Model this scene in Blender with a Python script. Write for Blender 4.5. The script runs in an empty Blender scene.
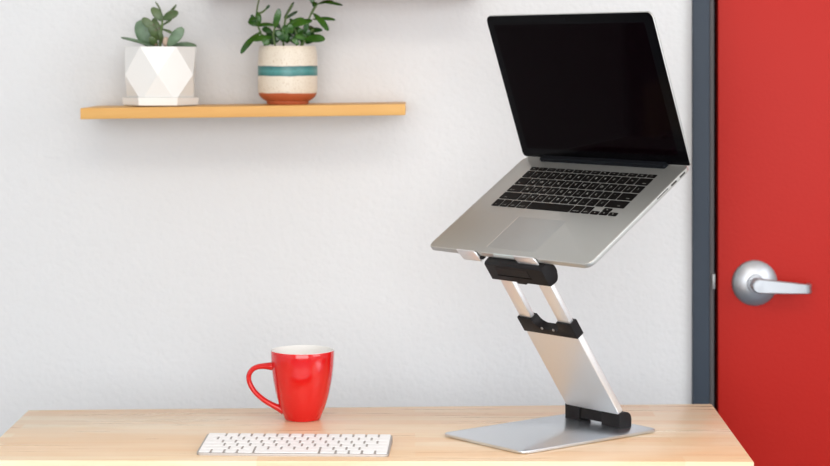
import bpy, bmesh, math, random
from mathutils import Vector, Matrix
random.seed(7)
C = bpy.context.scene.collection
PI = math.pi
R = math.radians
F, HX, HY, T = 1978.0, 415.0, 58.0, 0.76     # focal length in px, principal column, horizon row, desk top height
CZ = T + 0.582                               # camera height

def at(x, y, Y):
    """world point seen at photo pixel (x, y) at distance Y"""
    return Vector(((x - HX) * Y / F, Y, CZ - (y - HY) * Y / F))

# ------------------------------------------------------------------ materials
def srgb(r, g, b):
    f = lambda c: (c / 255 / 12.92) if c / 255 <= .04045 else ((c / 255 + .055) / 1.055) ** 2.4
    return (f(r), f(g), f(b), 1)

def mat(name, col, rough=.5, metal=0.0, spec=.5, coat=0.0, aniso=0.0):
    m = bpy.data.materials.new(name); m.use_nodes = True
    b = m.node_tree.nodes['Principled BSDF']
    b.inputs['Base Color'].default_value = col
    b.inputs['Roughness'].default_value = rough
    b.inputs['Metallic'].default_value = metal
    b.inputs['Specular IOR Level'].default_value = spec
    b.inputs['Coat Weight'].default_value = coat
    b.inputs['Coat Roughness'].default_value = .08
    return m

def N(m, t, **kw):
    n = m.node_tree.nodes.new(t)
    for k, v in kw.items(): setattr(n, k, v)
    return n

def L(m, a, ao, b, bi): m.node_tree.links.new(a.outputs[ao], b.inputs[bi])
def P(m): return m.node_tree.nodes['Principled BSDF']

def coords(m, sc=(1, 1, 1), kind='Object'):
    tc = N(m, 'ShaderNodeTexCoord'); mp = N(m, 'ShaderNodeMapping')
    mp.inputs['Scale'].default_value = sc
    L(m, tc, kind, mp, 'Vector'); return mp

def noise(m, mp, scale, detail=3, rough=.5, dist=0.0):
    n = N(m, 'ShaderNodeTexNoise'); n.inputs['Scale'].default_value = scale
    n.inputs['Detail'].default_value = detail; n.inputs['Roughness'].default_value = rough
    n.inputs['Distortion'].default_value = dist
    L(m, mp, 'Vector', n, 'Vector'); return n

def ramp(m, src, out, stops):
    r = N(m, 'ShaderNodeValToRGB'); e = r.color_ramp.elements
    e[0].position, e[0].color = stops[0]; e[1].position, e[1].color = stops[-1]
    for p, c in stops[1:-1]:
        k = e.new(p); k.color = c
    L(m, src, out, r, 'Fac'); return r

def bump(m, src, out, strength, dist):
    b = N(m, 'ShaderNodeBump'); b.inputs['Strength'].default_value = strength
    b.inputs['Distance'].default_value = dist
    L(m, src, out, b, 'Height'); L(m, b, 'Normal', P(m), 'Normal'); return b

def mixc(m, a, b, fac, mode='MIX'):
    x = N(m, 'ShaderNodeMix', data_type='RGBA', blend_type=mode)
    if isinstance(fac, float): x.inputs[0].default_value = fac
    else: L(m, fac[0], fac[1], x, 0)
    for v, i in ((a, 6), (b, 7)):
        if isinstance(v, tuple) and len(v) == 2: m.node_tree.links.new(v[0].outputs[v[1]], x.inputs[i])
        else: x.inputs[i].default_value = v
    return x

M = {}
def wall_mat(name, col):
    m = mat(name, col, .85, spec=.25)
    mp = coords(m)
    n = noise(m, mp, 85, 2.5, .5); bump(m, n, 'Fac', .38, .0035)
    return m
M['wall'] = wall_mat('white_textured_paint', (.725, .725, .725, 1))
M['ceil'] = wall_mat('ceiling_paint', (.84, .80, .75, 1))

def wood(name, light, dark, stave, length, rough, grain=1.0, spec=.5):
    m = mat(name, light, rough, spec=spec)
    mp = coords(m)
    br = N(m, 'ShaderNodeTexBrick'); br.offset = .37; br.offset_frequency = 2; br.squash = 1
    for k, v in (('Scale', 1.0), ('Mortar Size', .0004), ('Mortar Smooth', .6), ('Bias', 0.0), ('Brick Width', length), ('Row Height', stave)):
        br.inputs[k].default_value = v
    br.inputs['Color1'].default_value = (0, 0, 0, 1); br.inputs['Color2'].default_value = (1, 1, 1, 1)
    br.inputs['Mortar'].default_value = (.5, .5, .5, 1)
    L(m, mp, 'Vector', br, 'Vector')
    mp2 = coords(m, (3, 55, 55)); g = noise(m, mp2, 1.2, 6, .6, .3)
    mp3 = coords(m, (1.6, 9, 9)); g2 = noise(m, mp3, 1.5, 3, .6, .6)
    base = mixc(m, light, dark, (br, 'Color'))
    base.inputs[6].default_value = light; base.inputs[7].default_value = dark
    gr = ramp(m, g, 'Fac', [(.32, (.92, .87, .80, 1)), (.62, (1, 1, 1, 1))])
    s1 = mixc(m, (base, 2), (gr, 'Color'), .75 * grain, 'MULTIPLY')
    g2r = ramp(m, g2, 'Fac', [(.38, (.95, .84, .70, 1)), (.60, (1.0, 1.0, 1.0, 1))])
    s2 = mixc(m, (s1, 2), (g2r, 'Color'), .75 * grain, 'MULTIPLY')
    L(m, s2, 2, P(m), 'Base Color')
    rr = ramp(m, g, 'Fac', [(.3, (rough - .05,) * 3 + (1,)), (.7, (rough + .08,) * 3 + (1,))])
    L(m, rr, 'Color', P(m), 'Roughness')
    return m
M['desk'] = wood('butcher_block_wood', (.92, .79, .60, 1), (.86, .62, .40, 1), .036, .62, .30)
M['shelf'] = wood('golden_shelf_wood', srgb(226, 180, 112), srgb(216, 164, 92), .3, 1.1, .45, .8, .3)
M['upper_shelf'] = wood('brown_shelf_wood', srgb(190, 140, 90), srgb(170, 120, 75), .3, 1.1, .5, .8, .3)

def metal_mat(name, col, rough, metal=1.0):
    m = mat(name, col, rough, metal)
    mp = coords(m); n = noise(m, mp, 2500, 1, .5)
    r = ramp(m, n, 'Fac', [(.3, (rough - .05,) * 3 + (1,)), (.7, (rough + .05,) * 3 + (1,))])
    L(m, r, 'Color', P(m), 'Roughness'); return m
M['alu'] = metal_mat('laptop_aluminium', (.54, .54, .515, 1), .42, .85)
M['trackpad'] = metal_mat('trackpad_glass', (.50, .525, .52, 1), .32, .8)
M['alu_edge'] = metal_mat('bright_edge_aluminium', (.86, .82, .77, 1), .3)
M['stand'] = metal_mat('stand_aluminium', (.90, .90, .90, 1), .42, .85)
M['plate'] = metal_mat('stand_plate_aluminium', (.70, .75, .80, 1), .27)
M['chrome'] = metal_mat('satin_chrome', (.50, .52, .545, 1), .42)
M['strike'] = metal_mat('worn_strike_steel', (.30, .30, .30, 1), .5)
M['black'] = mat('black_plastic', srgb(27, 25, 26), .5, spec=.2)
M['blacksoft'] = mat('black_rubber', srgb(20, 20, 22), .7, spec=.3)
M['key'] = mat('black_key_plastic', srgb(16, 14, 13), .5, spec=.08)
M['legend'] = mat('key_legend_ink', srgb(165, 165, 160), .6)
M['glass'] = mat('display_glass', srgb(8, 2, 4), .06, spec=.03)
M['bezel'] = mat('display_bezel', srgb(9, 8, 10), .12, spec=.06)
M['hinge'] = mat('hinge_plastic', srgb(20, 22, 26), .5, spec=.06)
M['port'] = mat('port_dark', srgb(60, 55, 52), .5)
M['notch'] = mat('notch_aluminium', srgb(215, 226, 226), .35, .3)
M['kb_case'] = metal_mat('keyboard_aluminium', (.50, .47, .45, 1), .5, .8)
M['kb_key'] = mat('white_keycap', (.93, .925, .92, 1), .45)
M['mug_red'] = mat('red_glaze', srgb(208, 13, 13), .12, spec=.5, coat=.4)
M['mug_white'] = mat('white_glaze', srgb(242, 240, 236), .15)
M['white_pot'] = mat('white_ceramic', srgb(236, 234, 230), .28)
M['soil'] = mat('potting_soil', srgb(92, 74, 60), .95, spec=.1)
n_ = noise(M['soil'], coords(M['soil']), 220, 4); bump(M['soil'], n_, 'Fac', 1, .004)
M['stem'] = mat('green_stem', srgb(86, 112, 52), .5)
M['stem_brown'] = mat('brown_stem', srgb(120, 100, 78), .6)
M['pebble'] = mat('pale_pebble', srgb(205, 180, 160), .6)

def leaf_mat(name, a, b, rough, spots=None):
    m = mat(name, a, rough, spec=.5)
    mp = coords(m); n = noise(m, mp, 45, 3, .6)
    r = ramp(m, n, 'Fac', [(.35, a), (.65, b)])
    if spots:
        n2 = noise(m, mp, 130, 2, .5)
        s = ramp(m, n2, 'Fac', [(.66, (0, 0, 0, 1)), (.70, (1, 1, 1, 1))])
        x = mixc(m, (r, 'Color'), spots, (s, 'Color')); x.inputs[7].default_value = spots
        L(m, x, 2, P(m), 'Base Color')
    else: L(m, r, 'Color', P(m), 'Base Color')
    return m
M['leaf_grey'] = leaf_mat('grey_green_leaf', srgb(78, 104, 74), srgb(112, 136, 108), .38, srgb(92, 78, 62))
M['leaf_olive'] = leaf_mat('olive_leaf', srgb(66, 88, 46), srgb(92, 110, 68), .38, srgb(86, 60, 52))
M['leaf_jade'] = leaf_mat('jade_leaf', srgb(30, 70, 18), srgb(58, 100, 32), .25)
M['leaf_dark'] = leaf_mat('dark_jade_leaf', srgb(26, 58, 20), srgb(44, 84, 30), .25)

# speckled pot: cream glaze, teal band, bare terracotta foot
m = mat('banded_pot_glaze', srgb(228, 216, 196), .35)
tc = N(m, 'ShaderNodeTexCoord'); sp = N(m, 'ShaderNodeSeparateXYZ'); L(m, tc, 'Object', sp, 'Vector')
nz = N(m, 'ShaderNodeTexNoise'); nz.inputs['Scale'].default_value = 28; L(m, tc, 'Object', nz, 'Vector')
ma = N(m, 'ShaderNodeMath', operation='MULTIPLY_ADD'); ma.inputs[1].default_value = .004
L(m, nz, 'Fac', ma, 0); L(m, sp, 'Z', ma, 2)
mr = N(m, 'ShaderNodeMapRange'); mr.inputs['From Min'].default_value = 0; mr.inputs['From Max'].default_value = .12
L(m, ma, 0, mr, 'Value')
cream, teal, terra = srgb(222, 210, 192), srgb(46, 108, 108), srgb(180, 92, 58)
rp = N(m, 'ShaderNodeValToRGB'); rp.color_ramp.interpolation = 'LINEAR'; e = rp.color_ramp.elements
e[0].position = .185; e[0].color = terra; e[1].position = .197; e[1].color = cream
for pz, c in ((.440, cream), (.450, teal), (.52, srgb(76, 142, 138)), (.590, srgb(42, 98, 100)), (.600, cream)):
    k = e.new(pz); k.color = c
L(m, mr, 'Result', rp, 'Fac')
ns = N(m, 'ShaderNodeTexNoise'); ns.inputs['Scale'].default_value = 420; L(m, tc, 'Object', ns, 'Vector')
rs = ramp(m, ns, 'Fac', [(.30, (.72, .62, .50, 1)), (.42, (1, 1, 1, 1))])
mx = mixc(m, (rp, 'Color'), (rs, 'Color'), .8, 'MULTIPLY'); L(m, mx, 2, P(m), 'Base Color')
M['banded'] = m
# door paint
m = mat('red_door_paint', srgb(186, 33, 23), .45, spec=.2)
n_ = noise(m, coords(m), 160, 2); bump(m, n_, 'Fac', .15, .002); M['door'] = m
M['frame'] = mat('blue_grey_frame_paint', srgb(56, 65, 76), .5, spec=.25)
M['seal'] = mat('grey_door_seal', srgb(78, 75, 76), .7)
M['dark'] = mat('dark_gap', srgb(12, 10, 10), .9, spec=.1)
M['floor'] = mat('dark_grey_floor', srgb(120, 130, 142), .6)
n_ = noise(M['floor'], coords(M['floor']), 12, 4); r_ = ramp(M['floor'], n_, 'Fac', [(.3, srgb(112, 122, 136)), (.7, srgb(138, 148, 160))])
L(M['floor'], r_, 'Color', P(M['floor']), 'Base Color')
M['window_frame'] = mat('white_window_frame', srgb(235, 235, 232), .5)
g = mat('window_glass', (1, 1, 1, 1), .02); P(g).inputs['Transmission Weight'].default_value = 1.0; P(g).inputs['IOR'].default_value = 1.1
M['pane'] = g

# ------------------------------------------------------------------ mesh helpers
class MB:
    def __init__(s): s.bm = bmesh.new(); s.mi = 0
    def _f(s, vs, smooth=False):
        try: f = s.bm.faces.new(vs)
        except ValueError: return None
        f.material_index = s.mi; f.smooth = smooth; return f
    def box(s, x0, x1, y0, y1, z0, z1, bev=0.0, seg=2):
        v = [s.bm.verts.new((x, y, z)) for z in (z0, z1) for y in (y0, y1) for x in (x0, x1)]
        fs = [s._f([v[i] for i in q]) for q in ((0, 2, 3, 1), (4, 5, 7, 6), (0, 1, 5, 4), (2, 6, 7, 3), (0, 4, 6, 2), (1, 3, 7, 5))]
        if bev > 0:
            es = list({e for f in fs for e in f.edges})
            bmesh.ops.bevel(s.bm, geom=es, offset=bev, segments=seg, affect='EDGES', profile=.5)
        return s
    def prism(s, pts, z0, z1, bev=0.0, seg=2, smooth=False, tf=None):
        """closed outline (x, y) swept from z0 to z1, rims bevelled"""
        tf = tf or (lambda p: p)
        a = [s.bm.verts.new((p[0], p[1], z0)) for p in pts]; b = [s.bm.verts.new((p[0], p[1], z1)) for p in pts]
        fb = s._f(a[::-1]); ft = s._f(b); n = len(pts)
        for i in range(n): s._f((a[i], a[(i + 1) % n], b[(i + 1) % n], b[i]), smooth)
        if bev > 0:
            es = list({e for f in (fb, ft) for e in f.edges})
            r = bmesh.ops.bevel(s.bm, geom=es, offset=bev, segments=seg, affect='EDGES', profile=.5)
        return s
    def lathe(s, prof, seg=48, cx=0, cy=0, cap0=False, cap1=False, ang0=0.0):
        rings = []
        for r, z in prof:
            rings.append([s.bm.verts.new((cx + r * math.cos(ang0 + 2 * PI * k / seg), cy + r * math.sin(ang0 + 2 * PI * k / seg), z)) for k in range(seg)])
        for A, B in zip(rings, rings[1:]):
            for k in range(seg): s._f((A[k], A[(k + 1) % seg], B[(k + 1) % seg], B[k]), True)
        if cap0: s._f(rings[0][::-1])
        if cap1: s._f(rings[-1])
        return s
    def tube(s, pts, rads, seg=10, flat=1.0, side=None, caps=True):
        """round (or flattened) tube through points"""
        pts = [Vector(p) for p in pts]; n = len(pts); rings = []
        if not hasattr(rads, '__len__'): rads = [rads] * n
        for i, p in enumerate(pts):
            t = (pts[min(i + 1, n - 1)] - pts[max(i - 1, 0)]).normalized()
            sd = Vector(side) if side is not None else Vector((.3, .9, .2))
            u = t.cross(sd)
            if u.length < 1e-4: u = t.cross(Vector((1, 0, 0)))
            u.normalize(); w = t.cross(u).normalized()
            rings.append([s.bm.verts.new(p + (u * math.cos(2 * PI * k / seg) + w * math.sin(2 * PI * k / seg) * flat) * rads[i]) for k in range(seg)])
        for A, B in zip(rings, rings[1:]):
            for k in range(seg): s._f((A[k], A[(k + 1) % seg], B[(k + 1) % seg], B[k]), True)
        if caps: s._f(rings[0][::-1], True); s._f(rings[-1], True)
        return s
    def leaf(s, a, b, width, thick=.0022, face=(0, -1, 0), cup=.15, bend=0.0, seg=12, rows=14, tip=.5):
        """plump leaf from a to b; face = the way its broad side looks"""
        a, b = Vector(a), Vector(b); t = b - a; ln = t.length; t.normalize()
        nrm = Vector(face); nrm = (nrm - t * nrm.dot(t)); nrm.normalize(); w = t.cross(nrm)
        rings = []
        for i in range(rows + 1):
            q = .02 + .96 * i / rows
            # narrow at the base, widest past the middle
            wq = (math.sin(PI * q ** (1 + tip * .5))) ** .48
            hw = width / 2 * max(wq, .08); ht = thick * (.35 + .65 * wq)
            c = a + t * (ln * q) + nrm * (bend * ln * math.sin(PI * q))
            ring = []
            for k in range(seg):
                an = 2 * PI * k / seg; x = math.cos(an); y = math.sin(an)
                ring.append(s.bm.verts.new(c + w * (hw * x) + nrm * (ht * y + cup * hw * (x * x))))
            rings.append(ring)
        for A, B in zip(rings, rings[1:]):
            for k in range(seg): s._f((A[k], A[(k + 1) % seg], B[(k + 1) % seg], B[k]), True)
        s._f(rings[0][::-1], True); s._f(rings[-1], True)
        return s
    def xf(s, mtx): bmesh.ops.transform(s.bm, matrix=mtx, verts=s.bm.verts); return s
    def build(s, name, mats, parent=None, smooth=None, loc=None):
        bmesh.ops.recalc_face_normals(s.bm, faces=s.bm.faces)
        me = bpy.data.meshes.new(name); s.bm.to_mesh(me); s.bm.free()
        for x in (mats if isinstance(mats, (list, tuple)) else [mats]): me.materials.append(x)
        o = bpy.data.objects.new(name, me); C.objects.link(o)
        me.set_sharp_from_angle(angle=R(32))
        if parent: o.parent = parent
        if loc is not None: o.location = loc
        return o

def rrect(x0, x1, y0, y1, r, n=6, rs=None):
    rs = rs or (r, r, r, r); out = []
    for (cx, cy, a0, q) in ((x1, y1, 0, rs[0]), (x0, y1, 90, rs[1]), (x0, y0, 180, rs[2]), (x1, y0, 270, rs[3])):
        sx = -1 if cx == x1 else 1; sy = -1 if cy == y1 else 1
        for k in range(n + 1):
            a = R(a0 + 90 * k / n); out.append((cx + sx * q + q * math.cos(a), cy + sy * q + q * math.sin(a)))
    return out

def tag(o, label=None, cat=None, group=None, kind=None):
    if label: o['label'] = label
    if cat: o['category'] = cat
    if group: o['group'] = group
    if kind: o['kind'] = kind
    return o
def thing(name, label, cat, mtx=None, loc=None, group=None):
    o = bpy.data.objects.new(name, None); C.objects.link(o); o.empty_display_size = .05
    if mtx is not None: o.matrix_world = mtx
    if loc is not None: o.location = loc
    return tag(o, label, cat, group)
def struct(name, mb, m, label=None, parent=None):
    o = mb.build(name, m, parent)
    if not parent: tag(o, label, None, None, 'structure')
    return o
def frame(o, u, v, w):
    return Matrix(((u[0], v[0], w[0], o[0]), (u[1], v[1], w[1], o[1]), (u[2], v[2], w[2], o[2]), (0, 0, 0, 1)))

# ------------------------------------------------------------------ room
WY = 3.66; XL, XR, YF, ZC = -2.6, 2.2, -1.0, 2.7
DX0, DX1 = .53, 1.51
b = MB(); b.box(XL, DX0, WY, WY + .12, 0, ZC); b.box(DX1, XR, WY, WY + .12, 0, ZC); b.box(DX0, DX1, WY, WY + .12, 2.09, ZC)
struct('wall_back', b, M['wall'], 'white orange-peel textured wall behind the desk')
struct('floor', MB().box(XL - .12, XR + .12, YF - .12, WY + .12, -.1, 0), M['floor'], 'grey floor under the desk')
struct('ceiling', MB().box(XL - .12, XR + .12, YF - .12, WY + .12, ZC, ZC + .1), M['ceil'], 'white ceiling of the room')
# left wall with a window opening, front wall (behind the camera) with a wide window
b = MB(); b.box(XL - .12, XL, YF, WY + .12, 0, 1.0); b.box(XL - .12, XL, YF, WY + .12, 2.45, ZC)
b.box(XL - .12, XL, YF, .3, 1.0, 2.45); b.box(XL - .12, XL, 2.5, WY + .12, 1.0, 2.45)
struct('wall_left', b, M['wall'], 'white side wall with a window')
b = MB(); b.box(XR, XR + .12, YF, WY + .12, 0, 1.0); b.box(XR, XR + .12, YF, WY + .12, 2.45, ZC)
b.box(XR, XR + .12, YF, .3, 1.0, 2.45); b.box(XR, XR + .12, 2.5, WY + .12, 1.0, 2.45)
struct('wall_right', b, M['wall'], 'white side wall on the door side')
b = MB(); b.box(XL - .12, XR + .12, YF - .12, YF, 0, .6); b.box(XL - .12, XR + .12, YF - .12, YF, 2.35, ZC)
b.box(XL - .12, -1.9, YF - .12, YF, .6, 2.35); b.box(1.7, XR + .12, YF - .12, YF, .6, 2.35)
struct('wall_front', b, M['wall'], 'white wall with a wide window facing the desk')
def window(name, x0, x1, z0, z1, mtx, n, lab):
    root = MB(); t = .05
    root.box(x0, x1, 0, .06, z0, z0 + t); root.box(x0, x1, 0, .06, z1 - t, z1)
    for k in range(n + 1):
        xx = x0 + (x1 - x0 - t) * k / n; root.box(xx, xx + t, 0, .06, z0 + t, z1 - t)
    o = struct(name, root, M['window_frame'], lab); o.matrix_world = mtx
    p = MB().box(x0 + .02, x1 - .02, .028, .034, z0 + .02, z1 - .02).build('window_pane', M['pane'], o)
window('window_1', -1.9, 1.7, .6, 2.35, Matrix.Translation((0, YF - .09, 0)), 4, 'wide white framed window opposite the desk')
window('window_2', .3, 2.5, 1.0, 2.45, Matrix.Translation((XL - .03, 0, 0)) @ Matrix.Rotation(PI / 2, 4, 'Z'), 2, 'white framed side window')
window('window_3', .3, 2.5, 1.0, 2.45, Matrix.Translation((XR + .09, 0, 0)) @ Matrix.Rotation(PI / 2, 4, 'Z'), 2, 'white framed window on the door side')

# door and its frame
fr = MB(); fr.box(.5123, .543, WY - .016, WY + .12, 0, 2.085, .002); fr.box(1.484, 1.523, WY - .016, WY + .12, 0, 2.085, .002)
fr.box(.5123, 1.523, WY - .0165, WY + .1195, 2.045, 2.09, .002); fr.box(.5435, .60, WY + .068, WY + .119, 0, 2.045)
ft = struct('trim_1', fr, M['frame'], 'dark blue grey metal door frame')
MB().box(.5432, .5513, WY - .0135, WY + .066, 0, 2.045, .0015).build('door_seal', M['seal'], ft)['label'] = 'dark grey strip along the inner edge of the frame'
zs = (at(712, 274, WY - .016).z, at(712, 291, WY - .016).z)
MB().box(.5475, .5530, WY - .0170, WY - .004, zs[1] + .003, zs[0], .0012).build('strike_plate', M['strike'], ft)['label'] = 'small silver strike plate'
DY = 3.68
do = MB().box(.5635, 1.475, DY, DY + .045, .008, 2.035, .0025).build('door_1', M['door']); tag(do, 'red painted door with a silver lever handle', None, None, 'structure')
hc = at(755, 283.2, DY - .006)
hm = Matrix.Translation((hc.x, DY, hc.z)) @ Matrix.Rotation(PI / 2, 4, 'X')     # local z points out of the door
hd = MB().lathe([(.0, -.001), (.0425, -.001), (.0425, .003), (.0405, .0055), (.022, .0125), (.0165, .0135), (.0155, .016), (0, .016)], 56).xf(hm).build('handle_rose', M['chrome'], do)
hd['label'] = 'round satin chrome handle rose'
lv = MB().lathe([(0, .014), (.0120, .014), (.0120, .046), (.0138, .0465), (.0138, .0575), (.0112, .0595), (0, .0597)], 40).xf(hm)
# lever arm: flat tapered bar leaving the hub, its tip curving back towards the door
path = [(-.002, .0550, .0134), (.010, .0555, .0132), (.030, .0560, .0120), (.060, .0560, .0105), (.080, .0555, .0093), (.086, .0545, .0091), (.0905, .0515, .0090), (.0932, .0465, .0090), (.0945, .040, .0089), (.0948, .030, .0089)]
bm = lv.bm; rings = []
for i in range(len(path)):
    x, z, hh = path[i]; x0, z0, _ = path[max(i - 1, 0)]; x1, z1, _ = path[min(i + 1, len(path) - 1)]
    dx, dz = x1 - x0, z1 - z0; q = math.hypot(dx, dz); nx, nz = -dz / q, dx / q; t = .0042
    rings.append([bm.verts.new(hm @ Vector((x + nx * a_, y_ * hh - .06 * x, z + nz * a_))) for y_, a_ in ((1, t * .6), (.84, t), (-.84, t), (-1, t * .6), (-1, -t), (1, -t))])
for A, B in zip(rings, rings[1:]):
    for k in range(6): lv._f((A[k], A[(k + 1) % 6], B[(k + 1) % 6], B[k]))
lv._f(rings[0][::-1]); lv._f(rings[-1])
lv.build('handle_lever', M['chrome'], hd)

# ------------------------------------------------------------------ desk
dq = [(-.6368, 2.8647), (.489, 2.8541), (.4999, 3.3301), (-.6398, 3.2706)]
desk = thing('desk', 'light butcher block wooden desk standing in front of the white wall', 'desk', loc=(0, 3.07, 0))
b = MB(); b.prism([(x, y - 3.07) for x, y in dq], T - .032, T, .0025)
b.build('desk_top', M['desk'], desk)
for sx, sy in ((-.585, -.15), (.435, -.15), (-.585, .13), (.435, .16)):
    MB().box(sx - .025, sx + .025, sy - .025, sy + .025, 0, T - .072, .003).build('leg', M['blacksoft'], desk)
b = MB(); b.box(-.61, .46, -.165, -.135, T - .072, T - .032, .002); b.box(-.61, .46, .115, .145, T - .072, T - .032, .002)
b.box(-.61, -.57, -.1349, .1149, T - .072, T - .032, .002); b.box(.42, .46, -.1349, .1149, T - .072, T - .032, .002)
b.build('desk_frame', M['blacksoft'], desk)

# ------------------------------------------------------------------ white keyboard
kyaw = -.0415; kt = math.asin(.0069 / .1149)
KO = Vector((-.3205, 2.8960, T))
ku = Vector((math.cos(kyaw), math.sin(kyaw), 0)); kh = Vector((-math.sin(kyaw), math.cos(kyaw), 0)); kz = Vector((0, 0, 1))
kb = thing('keyboard', 'slim white and silver wireless keyboard lying on the desk in front of the red mug', 'keyboard', frame(KO, ku, kh, kz) @ Matrix.Scale(1.012, 4))
b = MB()      # wedge body: thin at the front, thicker at the back
W_, D_ = .2789, .1149
b.prism(rrect(0, W_, 0, D_, .006), 0, .0035, .0009, 2)
for v in b.bm.verts:
    if v.co.z > .0018: v.co.z += .0067 * (v.co.y / D_)
b.build('keyboard_case', M['kb_case'], kb)
rows = [[1.5] + [1] * 13, [1] * 13 + [1.5], [1.5] + [1] * 13, [1.75] + [1] * 11 + [1.75], [2.25] + [1] * 10 + [2.25],
        [1, 1, 1, 1.25, 5, 1.25, 1, 'L', 'UD', 'R']]
pu = (W_ - .0024) / 14.5; pr = (D_ - .0042) / 6
def kbkey(x0, x1, y0, y1):
    b = MB(); b.prism(rrect(x0, x1, y0, y1, .0016, 3), 0, .0011, .0004, 1)
    for v in b.bm.verts: v.co.z += .0036 + .0067 * v.co.y / D_
    b.build('key', M['kb_key'], kb)
for ri, row in enumerate(rows):
    x = .0012; y1 = D_ - .0014 - ri * pr; y0 = y1 - pr + .0006; gx = .0031
    for c in row:
        if c in ('L', 'R'): kbkey(x + gx / 2, x + pu - gx / 2, y0, y1); x += pu
        elif c == 'UD':
            ym = (y0 + y1) / 2; kbkey(x + gx / 2, x + pu - gx / 2, y0, ym - .0004); kbkey(x + gx / 2, x + pu - gx / 2, ym + .0004, y1); x += pu
        else: kbkey(x + gx / 2, x + c * pu - gx / 2, y0, y1); x += c * pu

# ------------------------------------------------------------------ mug
mug = thing('mug', 'glossy red ceramic mug with white inside standing behind the white keyboard', 'mug', loc=(-.1812, 3.188, T)); mug.scale = (1.006, 1.006, 1.014)
outer = [(0, .0012), (.025, .0012), (.0268, 0), (.0285, .0008), (.0297, .003), (.0313, .0076), (.0346, .0150), (.0378, .0238), (.0415, .0355), (.0441, .0474), (.0466, .060), (.0487, .074), (.0501, .089), (.0508, .100), (.0508, .1085), (.0503, .1100)]
MB().lathe(outer, 72).build('mug_body', M['mug_red'], mug)
inner = [(.0502, .1100), (.0492, .1106), (.0481, .1100), (.0480, .094), (.0466, .078), (.0442, .062), (.041, .044), (.034, .026), (.028, .010), (.02, .006), (0, .0055)]
MB().lathe(inner, 72).build('mug_interior', M['mug_white'], mug)['label'] = 'white glazed inside and rim'
def mp_(cx, cy):   # crop px (x5.48, origin 240,340) to mug-local x, z
    px, py = 240 + cx / 5.48, 340 + cy / 5.48
    return (px - 302.2) / 619.0, .582 - (py - 58) / 619.0
hp = []
ctrl = [(200, 146), (165, 141), (130, 141), (98, 145), (72, 157), (54, 180), (49, 205), (57, 237), (76, 270), (104, 300), (140, 328), (178, 350), (212, 366), (240, 380)]
for cx, cy in ctrl:
    x, z = mp_(cx, cy); hp.append((x, -.004, z))
rad = [1.34 * q for q in [.0052, .0046, .0036, .0032, .0031, .0031, .0031, .0031, .0031, .0031, .0032, .0034, .0042, .0055]]
def smooth_pts(p, r, n=4):
    P_, R_ = [], []
    for i in range(len(p) - 1):
        p0, p1, p2, p3 = [Vector(p[max(0, min(len(p) - 1, i + k))]) for k in (-1, 0, 1, 2)]
        for j in range(n):
            t = j / n
            P_.append(.5 * ((2 * p1) + (p2 - p0) * t + (2 * p0 - 5 * p1 + 4 * p2 - p3) * t * t + (3 * p1 - p0 - 3 * p2 + p3) * t ** 3))
            R_.append(r[i] * (1 - t) + r[i + 1] * t)
    P_.append(Vector(p[-1])); R_.append(r[-1]); return P_, R_
pp, rr_ = smooth_pts(hp, rad)
MB().tube(pp, rr_, 16, flat=1.5, side=(0, 1, 0)).build('mug_handle', M['mug_red'], mug)

# ------------------------------------------------------------------ laptop
K = 1.036
yaw, tilt, lid = -.8916, .5757, 1.7986
u = Vector((math.cos(yaw), math.sin(yaw), 0)); hv = Vector((-math.sin(yaw), math.cos(yaw), 0))
v = hv * math.cos(tilt) + Vector((0, 0, math.sin(tilt))); w = u.cross(v)
LO = Vector((.0193, 3.0687, -.2922)) * K + Vector((0, 0, CZ))
LM = frame(LO, u, v, w) @ Matrix.Scale(K, 4)
LW, LD = .3589, .2471
lap = thing('laptop', 'open silver laptop with a black screen raised up on the metal stand', 'laptop', frame(LO, u, v, w))
KS = Matrix.Scale(K, 4)
b = MB(); TH = .0108; SD_ = .0066
b.prism(rrect(.012, LW - .012, .010, LD - .012, .010, 8), -TH, -SD_, .0022, 2)
b.prism(rrect(0, LW, 0, LD, .0115, 8), -SD_, 0, .0011, 2)
body = b.xf(KS).build('laptop_base', M['alu'], lap)
# polished rim line round the top edge
ro = rrect(.0004, LW - .0004, .0004, LD - .0004, .0112, 8); ri_ = rrect(.0013, LW - .0013, .0013, LD - .0013, .0105, 8)
b = MB(); n = len(ro)
A = [b.bm.verts.new((p[0], p[1], -.0009)) for p in ro]; B = [b.bm.verts.new((p[0], p[1], .00025)) for p in ri_]; D2 = [b.bm.verts.new((p[0] + (.0006 if p[0] < LW / 2 else -.0006), p[1] + (.0006 if p[1] < LD / 2 else -.0006), -.0009)) for p in ri_]
for i in range(n):
    j = (i + 1) % n; b._f((A[i], A[j], B[j], B[i]), True); b._f((B[i], B[j], D2[j], D2[i]), True)
b.xf(KS).build('edge_trim', M['alu_edge'], body)['label'] = 'bright polished edge line'
# trackpad
MB().prism(rrect(.1265, .2325, .0140, .0920, .003, 4), -.001, .00008).xf(KS).build('trackpad', M['trackpad'], body)
b = MB(); b.box(.1256, .1266, .0145, .0915, -.0005, .0003)  # bright strip stands in for the glint along the left edge
b.xf(KS).build('trackpad_glint', M['alu_edge'], body)
# finger notch in the front edge
MB().prism([(.1545, -.0006), (.1995, -.0006), (.1980, .0018), (.1560, .0018)], -.0044, .0004, .0003, 1).xf(KS).build('finger_notch', M['notch'], body)
# side ports (rear to front: wide, usb, card slot)
for y0, y1, h in ((.2190, .2325, .0034), (.1975, .2110, .0034), (.163, .190, .0018)):
    MB().box(LW - .003, LW + .0003, y0, y1, -.0014 - h, -.0014, .0004, 1).xf(KS).build('port', M['port'], body)
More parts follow.
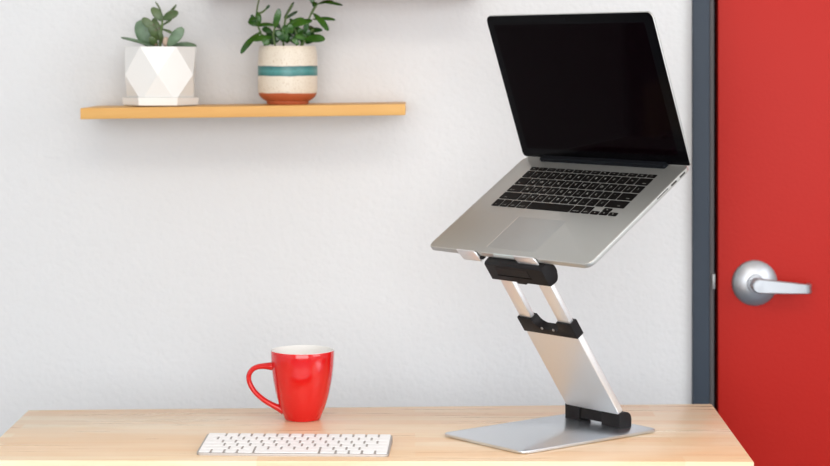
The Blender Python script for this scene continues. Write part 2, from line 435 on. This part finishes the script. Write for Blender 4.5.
# keys with legends
LR = [['esc', 'F1', 'F2', 'F3', 'F4', 'F5', 'F6', 'F7', 'F8', 'F9', 'F10', 'F11', 'F12', '⏻'],
      list('`1234567890-=') + ['delete'], ['tab'] + list('QWERTYUIOP[]\\'), ['caps lock'] + list("ASDFGHJKL;'") + ['return'],
      ['shift'] + list('ZXCVBNM,./') + ['shift'], ['fn', 'control', 'option', 'command', '', 'command', 'option', 'L', 'UD', 'R']]
LWD = [[14.5 / 14] * 14, [1] * 13 + [1.5], [1.5] + [1] * 13, [1.75] + [1] * 11 + [1.75], [2.25] + [1] * 10 + [2.25], [1, 1, 1, 1.25, 5, 1.25, 1, 1, 1, 1]]
lu = (.3185 - .0405) / 14.5
def add_text(mb, s, cx, cy, size, z):
    cu = bpy.data.curves.new('t', 'FONT'); cu.body = s; cu.size = size; cu.align_x = 'CENTER'; cu.align_y = 'CENTER'; cu.resolution_u = 2; cu.offset = size * .012
    o = bpy.data.objects.new('t', cu); C.objects.link(o)
    dg = bpy.context.evaluated_depsgraph_get(); me = o.evaluated_get(dg).to_mesh()
    vs = [mb.bm.verts.new((q.co.x + cx, q.co.y + cy, z)) for q in me.vertices]
    for p in me.polygons:
        try: f = mb.bm.faces.new([vs[i] for i in p.vertices]); f.material_index = 1
        except ValueError: pass
    o.evaluated_get(dg).to_mesh_clear(); bpy.data.objects.remove(o); bpy.data.curves.remove(cu)
def lapkey(x0, x1, y0, y1, s):
    b = MB(); b.prism(rrect(x0, x1, y0, y1, .0013, 3), -.0005, .0009, .0003, 1)
    b.bm.normal_update(); bmesh.ops.recalc_face_normals(b.bm, faces=b.bm.faces)
    if s:
        big = len(s) == 1 and (y1 - y0) > .012
        if big: add_text(b, s, (x0 + x1) / 2, (y0 + y1) / 2, .0068, .00097)
        elif (y1 - y0) < .012: add_text(b, s, (x0 + x1) / 2, (y0 + y1) / 2, .0032, .00097)
        else:
            side = 0
            add_text(b, s, (x0 + x1) / 2 + (0 if x1 - x0 < .024 else (-.18 if x0 < .15 else .18) * (x1 - x0)), y0 + .0042, .0030, .00097)
    b.xf(KS).build('key', [M['key'], M['legend']], body)
ytop = .2172; g_ = .0026
yy = ytop
for ri, row in enumerate(LR):
    hgt = .0105 if ri == 0 else .0193
    x = .0405; y1 = yy; y0 = yy - hgt + g_
    for s, wd in zip(row, LWD[ri]):
        wd *= lu
        if s in ('L', 'R') and ri == 5: lapkey(x + g_ / 2, x + wd - g_ / 2, y0, (y0 + y1) / 2 - .0004, '◀' if s == 'L' else '▶')
        elif s == 'UD':
            lapkey(x + g_ / 2, x + wd - g_ / 2, y0, (y0 + y1) / 2 - .0004, '▼'); lapkey(x + g_ / 2, x + wd - g_ / 2, (y0 + y1) / 2 + .0004, y1, '▲')
        else: lapkey(x + g_ / 2, x + wd - g_ / 2, y0, y1, s)
        x += wd
    yy -= hgt
# hinge bar
b = MB(); b.box(.0446, .3184, .2335, .2490, -.006, .0062, .0022, 3); b.xf(KS).build('hinge', M['hinge'], lap)
# lid: built flat (x across, y up the lid, z towards the keyboard), then turned up at the hinge
ldv = Vector((0, -math.cos(lid), math.sin(lid))); nv = Vector((0, -math.sin(lid), -math.cos(lid)))
LIDM = KS @ frame(Vector((0, .241, 0)), Vector((1, 0, 0)), ldv, nv)
if LIDM.determinant() < 0: print('lid frame mirrored')
lidp = MB().prism(rrect(-.0012, LW + .006, .002, .2421, .0105, 8, (.0105, .0105, .007, .004)), -.0044, -.0006, .0012, 3).xf(LIDM).build('screen_lid', M['alu'], lap)
lidp['label'] = 'thin silver aluminium lid shell'
MB().prism(rrect(-.0008, LW + .0056, .0026, .2415, .0100, 8, (.01, .01, .0065, .0035)), -.0010, 0, .0003, 1).xf(LIDM).build('bezel', M['bezel'], lidp)
MB().prism(rrect(.0135, LW - .0135, .0175, .2265, .0005, 1), -.0004, .00006).xf(LIDM).build('display', M['glass'], lidp)['label'] = 'switched off glossy black display'
MB().lathe([(0, 0), (.0016, 0), (.0016, .00012), (0, .00012)], 16, LW / 2, .2345).xf(LIDM).build('camera_lens', M['hinge'], lidp)

# ------------------------------------------------------------------ laptop stand
def onz(x, y, z):
    Y = F * (.582 - z) / (y - HY); return Vector(((x - HX) * Y / F, Y, T + z))
stand = thing('laptop_stand', 'silver aluminium laptop stand with black hinges holding the laptop above the desk', 'laptop stand', frame(Vector((.2114, 3.0, T)), u, hv, Vector((0, 0, 1))))
SI = stand.matrix_world.inverted()
# base plate: corner positions in the stand frame
c0 = SI @ onz(443.5, 433.1, .004); c1 = SI @ onz(518.9, 452.7, .004); c2 = SI @ onz(656, 430.3, .004)
px0, px1 = c0.x - .001, (c1.x + c2.x) / 2; py0, py1 = (c0.y + c1.y) / 2, c2.y
base = MB().prism(rrect(px0 + .003, px1 + .001, py0, py1 + .006, .012, 8), .0012, .0052, .0009, 2).build('base_plate', M['plate'], stand)
MB().prism(rrect(px0 + .006, px1 - .006, py0 + .006, py1 - .006, .010, 6), 0, .0013).build('base_pad', M['blacksoft'], base)
# base hinge block
q0 = SI @ onz(565.2, 418.5, .005); q1 = SI @ onz(620.2, 428.4, .005)
bx0, bx1, by = q0.x, q1.x, (q0.y + q1.y) / 2
bx0 -= .005; bx1 += .003; bw = bx1 - bx0; bxm = (bx0 + bx1) / 2
def dome(y0, y1, z0, zt):      # side profile (y, z): flat front, top rounded towards the back
    out = [(y0, z0), (y1, z0)]; r = .0110; f = .0030
    for k in range(9): a = R(90 * k / 8); out.append((y1 - r + r * math.cos(a), zt - r + r * math.sin(a)))
    for k in range(5): a = R(90 + 90 * k / 4); out.append((y0 + f + f * math.cos(a), zt - f + f * math.sin(a)))
    return out
def xprism(b, prof, x0, x1, bev=.0008):    # profile in (y, z) swept along x
    s0 = len(b.bm.verts); b2 = MB(); b2.prism(prof, x0, x1, bev, 2)
    b2.xf(Matrix(((0, 0, 1, 0), (1, 0, 0, 0), (0, 1, 0, 0), (0, 0, 0, 1))))
    me = bpy.data.meshes.new('x'); b2.bm.to_mesh(me); b2.bm.free(); b.bm.from_mesh(me); bpy.data.meshes.remove(me)
dd = .026; zt = .0295
for xa, xb in ((bx0, bx0 + bw * .27), (bx1 - bw * .33, bx1)):
    hb = MB(); xprism(hb, dome(by, by + dd, .0050, zt), xa, xb); hb.build('hinge_block', M['black'], stand)
hz = .0185; pv = Vector((bxm, by + dd / 2, hz))          # pivot of the column, stand frame
hb = MB(); xprism(hb, dome(by + .0018, by + dd - .001, .0095, zt - .0004), bx0 + bw * .25, bx1 - bw * .31); hb.build('hinge_barrel', M['black'], stand)
# upper block centre: just beneath the laptop's front edge
BA, BB, BW = .190, .0135, -.040
lean = R(34.6); CL = .291
sd = Vector((0, -math.sin(lean), math.cos(lean))); cn = Vector((1, 0, 0)); fn = cn.cross(sd)
if fn.y > 0: fn = -fn
CM = Matrix(((cn.x, sd.x, fn.x, pv.x), (cn.y, sd.y, fn.y, pv.y), (cn.z, sd.z, fn.z, pv.z), (0, 0, 0, 1)))
cw = .0598; th = .0058                                   # half width and half thickness
S_BR0, S_BR1 = .1680, .1955
MB().prism(rrect(-cw, cw, .0130, S_BR0 + .004, .002, 3), -th, th, .0016, 3).xf(CM).build('column_panel', M['stand'], stand)
for sx in (-1, 1):
    x0, x1 = (sx * cw * .965, sx * (cw * .965 - .0275)) ; x0, x1 = min(x0, x1), max(x0, x1)
    MB().prism(rrect(x0, x1, S_BR0 + .006, CL - .006, .001, 2), -.0042, .0042, .0012, 2).xf(CM).build('slide_bar', M['stand'], stand)
# black collar: wide band, notched in the middle
def collar():
    o = []; a = cw + .0010
    o += [(-a, S_BR0), (a, S_BR0), (a, S_BR1), (a - .0325, S_BR1)]
    xi = a - .0325
    o += [(xi, S_BR1 - .009)]
    for k in range(5):
        an = R(0 - 90 * k / 4); o.append((xi - .008 + .008 * math.cos(an) * 1 - 0, S_BR1 - .011 + .006 * math.sin(an)))
    o += [(-xi + .014, S_BR1 - .017)]
    for k in range(1, 6):
        an = R(270 - 90 * k / 5); o.append((-xi + .014 + .014 * math.cos(an), S_BR1 - .003 + .014 * math.sin(an)))
    o += [(-xi, S_BR1), (-a, S_BR1)]
    return o
col_ = MB().prism(collar(), -.0080, .0080, .0012, 2).xf(CM).build('collar', M['black'], stand); col_['label'] = 'black plastic collar with a notch'
for sx in (-.012, .014):
    MB().lathe([(0, 0), (.0022, 0), (.0022, .0012), (.0012, .0016), (0, .0016)], 14, ).xf(CM @ Matrix.Translation((sx, S_BR0 + .0118, .0076))).build('screw', M['chrome'], col_)
# upper hinge block, follows the column; rounded end caps
UB = CM @ Matrix.Translation((0, CL, 0))
prof = []
hs, hf = .0185, .0130
for k in range(13): a = R(90 + 180 * k / 12); prof.append((hs * math.sin(a) * 1.0, -hf * .1 + hf * .9 * math.cos(a)) )
prof = [(x_, y_) for x_, y_ in prof] + [(-hs + .0012, hf - .003), (-hs + .004, hf), (hs - .004, hf), (hs - .0012, hf - .003)]
b = MB(); ux0, ux1 = -.0735, .0650
ux0 += .011; ux1 += .004; xprism(b, prof, ux0, ux1, .0012)
ub = b.xf(UB).build('tray_hinge', M['black'], stand); ub['label'] = 'black plastic hinge block under the tray'
# recessed lever on the front of the block
b = MB(); b.box(-.052, .022, -.0150, -.0008, hf - .001, hf + .0006, .0004, 1); b.xf(UB @ Matrix.Translation((.012, .012, 0))).build('release_tab', M['black'], ub)
b = MB(); b.box(-.042, .036, -.0052, -.0036, hf - .001, hf + .00045); b.xf(UB).build('hinge_groove', M['dark'], ub)
b = MB(); b.box(-.014, .008, -hs - .005, -hs + .003, -.006, .008, .002, 2); b.xf(UB).build('release_button', M['black'], ub)
# tray under the laptop, in the laptop's frame (metres), made a child of the stand
TM = SI @ frame(LO, u, v, w) @ KS
zt0 = -TH - .0006
MB().prism(rrect(.062, .262, .014, .215, .008, 6), zt0 - .0028, zt0 - .0002, .0008, 2).xf(TM).build('tray', M['stand'], stand)
b = MB(); b.box(BA - .055, BA + .050, BB - .004, BB + .030, BW + .006, zt0 - .0026, .002, 2); b.xf(TM).build('tray_mount', M['black'], stand)
def hook(x0, x1):
    # a strip bent up in front of the laptop's front edge
    t = .0026; ztop = .0040; zb = zt0 - .0028
    face = [(x0 - .001, ztop), (x0 + .0005, ztop - .006), (x0 + .006, zb + .0002), (x1 + .004, zb + .0002), (x1 + .003, ztop - .010), (x1 + .0005, ztop - .005)]
    for k in range(6): a = R(0 + 90 * k / 5); face.append((x1 - .004 + .004 * math.cos(a), ztop - .004 + .004 * math.sin(a)))
    b = MB(); b.prism(face, 0, t, .0006, 2)
    b.xf(Matrix(((1, 0, 0, 0), (0, 0, -1, -.0016), (0, 1, 0, 0), (0, 0, 0, 1))))
    me = MB(); me.box(x0 + .006, x1 + .004, -.0042, .006, zb, zb + .0032, .0008, 2)
    mm = bpy.data.meshes.new('x'); me.bm.to_mesh(mm); me.bm.free(); b.bm.from_mesh(mm); bpy.data.meshes.remove(mm)
    h = b.xf(TM).build('hook', M['stand'], stand)
    b = MB(); b.box(x1 + .0010, x1 + .0105, -.0030, .004, zb + .0030, zb + .0065, .0008, 1)
    b.box(x0 + .002, x1 - .001, -.0016, -.0006, zb + .002, ztop - .002)
    b.xf(TM).build('rubber_pad', M['blacksoft'], h)
hook(.0765, .1180); hook(.2060, .2500)

# ------------------------------------------------------------------ shelves
SH = Matrix.Translation((-.589, 3.48, T + .4937)) @ Matrix.Rotation(-math.atan2(.0072, .57), 4, 'Y')
s = MB().box(0, .572, 0, WY - 3.48, -.0195, 0, .0012, 2).build('shelf', M['shelf']); s.matrix_world = SH
tag(s, 'golden wooden wall shelf carrying the two potted plants', 'shelf')
uz = CZ + (HY + 5.6) * 3.48 / F
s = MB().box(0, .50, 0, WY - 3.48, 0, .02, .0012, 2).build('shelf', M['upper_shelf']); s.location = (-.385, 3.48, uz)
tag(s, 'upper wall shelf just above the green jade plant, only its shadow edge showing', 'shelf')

def shelf_z(x): return T + .4937 + (x + .589) * .0126
# white faceted pot
Yp = 3.565
pc = at(160.5, 100, Yp); pot = thing('potted_succulent', 'grey green succulent in a white faceted pot on the left of the shelf', 'potted plant', loc=(pc.x, Yp, shelf_z(pc.x) + .0010))
def ring(r, z, a0, n=6, sx=1.0): return [(r * math.cos(R(a0 + 360 * k / n)), r * math.sin(R(a0 + 360 * k / n)), z) for k in range(n)]
def hexpot(b, lv):      # antiprism stack: levels (radius, z, rotation)
    vs = [[b.bm.verts.new(p) for p in ring(*l)] for l in lv]
    b._f(vs[0][::-1])
    for i in range(len(vs) - 1):
        A, B = vs[i], vs[i + 1]; same = abs(lv[i][2] - lv[i + 1][2]) < 1
        for k in range(6):
            k1 = (k + 1) % 6
            if same: b._f((A[k], A[k1], B[k1], B[k]))
            elif lv[i + 1][2] > lv[i][2]: b._f((A[k], A[k1], B[k])); b._f((A[k1], B[k1], B[k]))
            else: b._f((A[k], A[k1], B[k1])); b._f((A[k], B[k1], B[k]))
    return vs
b = MB()
vs = hexpot(b, [(.060, .009, 0), (.0695, .056, 30), (.0640, .1060, 0), (.0600, .1060, 0), (.0585, .094, 0)])
b.build('pot', M['white_pot'], pot).rotation_euler.z = .05
b = MB(); hexpot(b, [(.060, 0, 0), (.0675, .0015, 0), (.0690, .0145, 0), (.0650, .0155, 0), (.0640, .0085, 0)]); b._f([b.bm.verts.new(p) for p in ring(.064, .0085, 0)]); b.build('saucer', M['white_pot'], pot).rotation_euler.z = .05
b = MB(); b.bm.faces.new([b.bm.verts.new(p) for p in ring(.0595, .0965, 0)]); b.lathe([(.05, .0975), (.03, .1000), (0, .1005)], 20); b.build('soil', M['soil'], pot)
def lp(x, y, dy=0.0):            # photo px to pot-local at distance Yp+dy
    return at(x, y, Yp + dy) - pot.location
b = MB()
lf = b.leaf
lf(lp(153, 47, -.02), lp(120.5, 37.5, -.01), .0115, .0022, (0.1, -.35, 1), .15, 0.03)
lf(lp(153, 47, .0), lp(138, 20.5, .0), .0330, .0028, (-.15, -1, .1), .10, .05, tip=.1)
lf(lp(178, 46.5, -.03), lp(181.5, 27, -.035), .0225, .0030, (.25, -1, .2), .08, .04, tip=.3) if False else lf(lp(167.5, 47, -.03), lp(183.5, 27.5, -.035), .0200, .0028, (.15, -1, .25), .10, .05, tip=.5)
lf(lp(171, 46, .01), lp(197, 46, .01), .0120, .0025, (.1, -.7, .8), .15, .08)
b.build('large_leaves', M['leaf_grey'], pot)
b = MB()
lf = b.leaf
lf(lp(160, 40, -.01), lp(149, 26, -.022), .0150, .0024, (-.1, -1, .2), .12, .05)
lf(lp(163, 44, -.01), lp(159, 30, -.02), .0090, .0024, (.2, -1, .2), .12, .05)
lf(lp(161, 34, .0), lp(153, 18, .005), .0110, .0024, (.2, -1, .2), .12, .05)
lf(lp(156, 30, -.015), lp(142, 18, -.02), .0150, .0024, (-.2, -1, .3), .12, .05)
lf(lp(163, 21, .0), lp(151.5, 7.5, .0), .0165, .0028, (0, -1, .3), .10, .05, tip=.1)
lf(lp(162.5, 19.5, 0), lp(178.5, 12, .0), .0170, .0028, (.1, -1, .4), .12, .06, tip=.3)
lf(lp(168, 14, .01), lp(176.5, 4.5, .015), .0062, .0015, (.9, -.4, .1), .1, .03)
lf(lp(162, 14, .005), lp(155.3, 1.5, .01), .0050, .0013, (.8, -.5, 0), .1, .03)
lf(lp(161.5, 28, 0), lp(150, 21, .01), .0110, .002, (0, -1, .5), .1, .05)
lf(lp(162, 29, 0), lp(174, 34.5, -.01), .0075, .002, (.2, -.6, .8), .1, .05)
lf(lp(162, 26, .005), lp(172, 19.5, .01), .0050, .0014, (.3, -.6, .7), .1, .05)
lf(lp(158, 46, -.02), lp(149.5, 37, -.03), .0125, .002, (-.3, -1, .3), .12, .05)
b.build('small_leaves', M['leaf_olive'], pot)
b = MB(); b.tube([lp(160, 48), lp(160.5, 36), lp(162, 26), lp(162.5, 19)], [.003, .0028, .0024, .0018], 8)
b.tube([lp(153, 48, -.015), lp(156, 41, -.01), lp(161, 36, 0)], [.002, .0018, .0015], 8); b.build('stem', M['stem'], pot)
for px, py, r in ((166, 42, .0075), (172, 44.5, .004), (155.5, 44, .005)):
    c = lp(px, py, -.022); b = MB(); bmesh.ops.create_icosphere(b.bm, subdivisions=3, radius=r, matrix=Matrix.Translation(c) @ Matrix.Diagonal((.8, .8, 1.25 if r > .006 else .8, 1)))
    for f in b.bm.faces: f.smooth = True
    b.build('pebble', M['pebble'] if r > .006 else M['stem_brown'], pot)

# banded round pot with jade plant
pc = at(287.7, 100, Yp); jade = thing('potted_jade_plant', 'dark green jade plant in a cream pot with a teal band and terracotta foot', 'potted plant', loc=(pc.x, Yp, shelf_z(pc.x) + .0002))
prof = [(0, .001), (.034, .001), (.036, 0), (.0375, .002), (.038, .006), (.043, .0085), (.0495, .0140), (.0527, .0205), (.0535, .028), (.0538, .050), (.0536, .075), (.0525, .094), (.0508, .1030), (.0495, .1052), (.0478, .1050), (.0470, .102), (.0465, .092)]
MB().lathe(prof, 64).build('pot', M['banded'], jade)
MB().lathe([(.0468, .0945), (.03, .098), (0, .099)], 32).build('soil', M['soil'], jade)
def jp(cx, cy, dy=0.0): return at(200 + cx / 3.586, cy / 3.586, Yp + dy) - jade.location
stems = [[(235, 170, 0), (222, 130, 0), (210, 98, 0), (200, 66, 0), (205, 30, .005), (212, -4, .01)], [(204, 52, 0), (226, 42, 0), (246, 24, .003)],
         [(300, 170, 0), (297, 120, -.01), (300, 95, -.01)], [(270, 168, -.02), (262, 128, -.02), (268, 95, -.02)], [(302, 100, 0), (306, 66, 0), (330, 14, .01)], [(306, 66, 0), (328, 56, 0), (344, 44, 0)],
         [(360, 172, 0), (370, 130, 0), (384, 82, 0), (398, 50, 0), (410, 24, .005), (404, -6, .01)], [(398, 50, 0), (420, 14, .0), (446, 10, 0)],
         [(345, 172, -.02), (350, 130, -.02), (338, 100, -.02)], [(262, 160, .01), (240, 135, .01), (215, 120, .01)], [(366, 165, -.02), (385, 120, -.02), (408, 105, -.02)]]
b = MB()
for st in stems: b.tube([jp(*q) for q in st], [.0022 - .0010 * i / len(st) for i in range(len(st))], 8)
b.build('stems', M['stem'], jade)
JL = [((222, 112, -.02), (146, 194, -.035), .0105, (-.5, -.7, .5), 0), ((216, 92, 0), (172, 76, 0), .0085, (0, -1, .4), 0), ((206, 92, 0), (184, 52, .0), .0060, (-.5, -1, .2), 1), ((215, 88, .0), (206, 42, .0), .0062, (.4, -1, 0), 0),
      ((268, 104, -.02), (285, 30, -.03), .0082, (0, -1, 0), 0), ((300, 66, .01), (337, 6, .015), .0036, (.5, -1, .2), 1), ((306, 68, 0), (351, 40, 0), .0040, (.2, -1, .4), 1),
      ((276, 92, -.01), (203, 92, -.01), .0064, (0, -.8, .7), 0), ((298, 108, -.02), (374, 66, -.03), .0088, (.1, -1, .5), 0), ((318, 100, -.03), (404, 74, -.035), .0088, (.1, -1, .7), 0),
      ((404, 46, -.01), (461, 112, -.02), .0082, (.5, -1, .3), 0), ((402, 70, 0), (487, 72, 0), .0062, (0, -.8, .8), 0), ((424, 14, 0), (480, 6, 0), .0066, (0, -.6, .9), 1), ((438, 10, -.01), (513, 20, -.01), .0046, (0, -.7, .7), 0),
      ((408, 18, 0), (398, -14, .0), .0058, (0, -1, 0), 0), ((418, 8, 0), (404, 22, -.01), .0050, (0, -1, .3), 0), ((378, 140, -.03), (449, 142, -.045), .0110, (.1, -1, .5), 0), ((370, 118, -.01), (440, 108, -.01), .0080, (0, -.9, .8), 1),
      ((375, 96, 0), (415, 108, .02), .0060, (0, -1, .6), 1), ((262, 134, -.03), (190, 146, -.04), .0092, (0, -.9, .8), 0), ((262, 118, 0), (222, 102, .0), .0075, (0, -1, .4), 1), ((300, 150, -.035), (276, 108, -.04), .0072, (0, -1, .1), 1),
      ((310, 150, -.03), (300, 92, -.03), .0075, (.3, -1, 0), 0), ((326, 128, .0), (352, 92, .01), .0075, (.2, -1, .2), 1), ((250, 160, -.035), (222, 140, -.04), .0085, (-.2, -1, .5), 0), ((340, 158, .0), (318, 122, .01), .0065, (0, -1, 0), 1),
      ((356, 160, -.03), (330, 140, -.035), .0060, (0, -1, .4), 0), ((204, 66, .0), (176, 72, -.01), .0058, (0, -1, .7), 0), ((236, 34, 0), (250, 18, .0), .0034, (0, -1, .2), 1), ((290, 104, .02), (262, 76, .02), .0060, (0, -1, .4), 1),
      ((352, 110, .02), (322, 66, .02), .0055, (0, -1, .3), 1), ((392, 150, 0), (420, 125, .01), .0070, (.2, -1, .4), 1), ((268, 150, .02), (238, 112, .02), .0070, (0, -1, .4), 1)]
rj = random.Random(3)
for k in range(30):       # the crowded lower foliage
    x0 = rj.uniform(245, 400); y0 = rj.uniform(120, 158); an = rj.uniform(-1.25, 1.25); ln = rj.uniform(34, 52); d = rj.uniform(-.035, .03)
    JL.append(((x0, y0, d), (x0 + ln * math.sin(an), y0 - ln * math.cos(an) * .8, d - .006), rj.uniform(.006, .0085), (rj.uniform(-.4, .4), -1, rj.uniform(0, .8)), k % 2))
for idx, nm in ((0, 'bright_leaves'), (1, 'dark_leaves')):
    b = MB()
    for a_, b_, wd, fc, k in JL:
        if k == idx: b.leaf(jp(*a_), jp(*b_), wd * 1.55, .0016, fc, .18, .06, tip=.6)
    b.build(nm, M['leaf_jade'] if idx == 0 else M['leaf_dark'], jade)

# ------------------------------------------------------------------ light
def area(name, loc, rot, sx, sy, power, col):
    l = bpy.data.lights.new(name, 'AREA'); l.shape = 'RECTANGLE'; l.size = sx; l.size_y = sy; l.energy = power; l.color = col
    o = bpy.data.objects.new(name, l); C.objects.link(o); o.location = loc; o.rotation_euler = rot; return o
area('window_daylight', (-.1, YF + .02, 1.475), (PI / 2, 0, 0), 3.4, 1.6, 86, (.975, .98, .985))
area('side_window_daylight', (XL + .02, 1.4, 1.72), (PI / 2, 0, -PI / 2), 2.1, 1.4, 2.5, (.90, .95, 1))
area('right_window_daylight', (XR - .02, 1.4, 1.72), (PI / 2, 0, PI / 2), 2.1, 1.4, 38, (.97, .98, 1))
area('overhead_fill', (0.1, .8, ZC - .03), (0, 0, 0), 1.8, .9, 29, (1, .91, .80))  # unseen overhead fill, added to brighten the desk; no fixture there
w_ = bpy.data.worlds.new('World'); bpy.context.scene.world = w_; w_.use_nodes = True
w_.node_tree.nodes['Background'].inputs['Color'].default_value = (.85, .92, 1, 1); w_.node_tree.nodes['Background'].inputs['Strength'].default_value = 1.2

# ------------------------------------------------------------------ camera
cam = bpy.data.cameras.new('camera'); co = bpy.data.objects.new('camera', cam); C.objects.link(co)
co.location = (0, 0, CZ); co.rotation_euler = (PI / 2, 0, 0)
cam.sensor_width = 36; cam.lens = F / 830 * 36; cam.shift_y = -(233 - HY) / 830; cam.clip_start = .05
cam.dof.use_dof = True; cam.dof.focus_distance = 3.02; cam.dof.aperture_fstop = 5.0
sc = bpy.context.scene; sc.camera = co
sc.view_settings.view_transform = 'Standard'; sc.view_settings.look = 'None'; sc.view_settings.gamma = 1
sc.view_settings.use_curve_mapping = False; sc.view_settings.exposure = -0.1
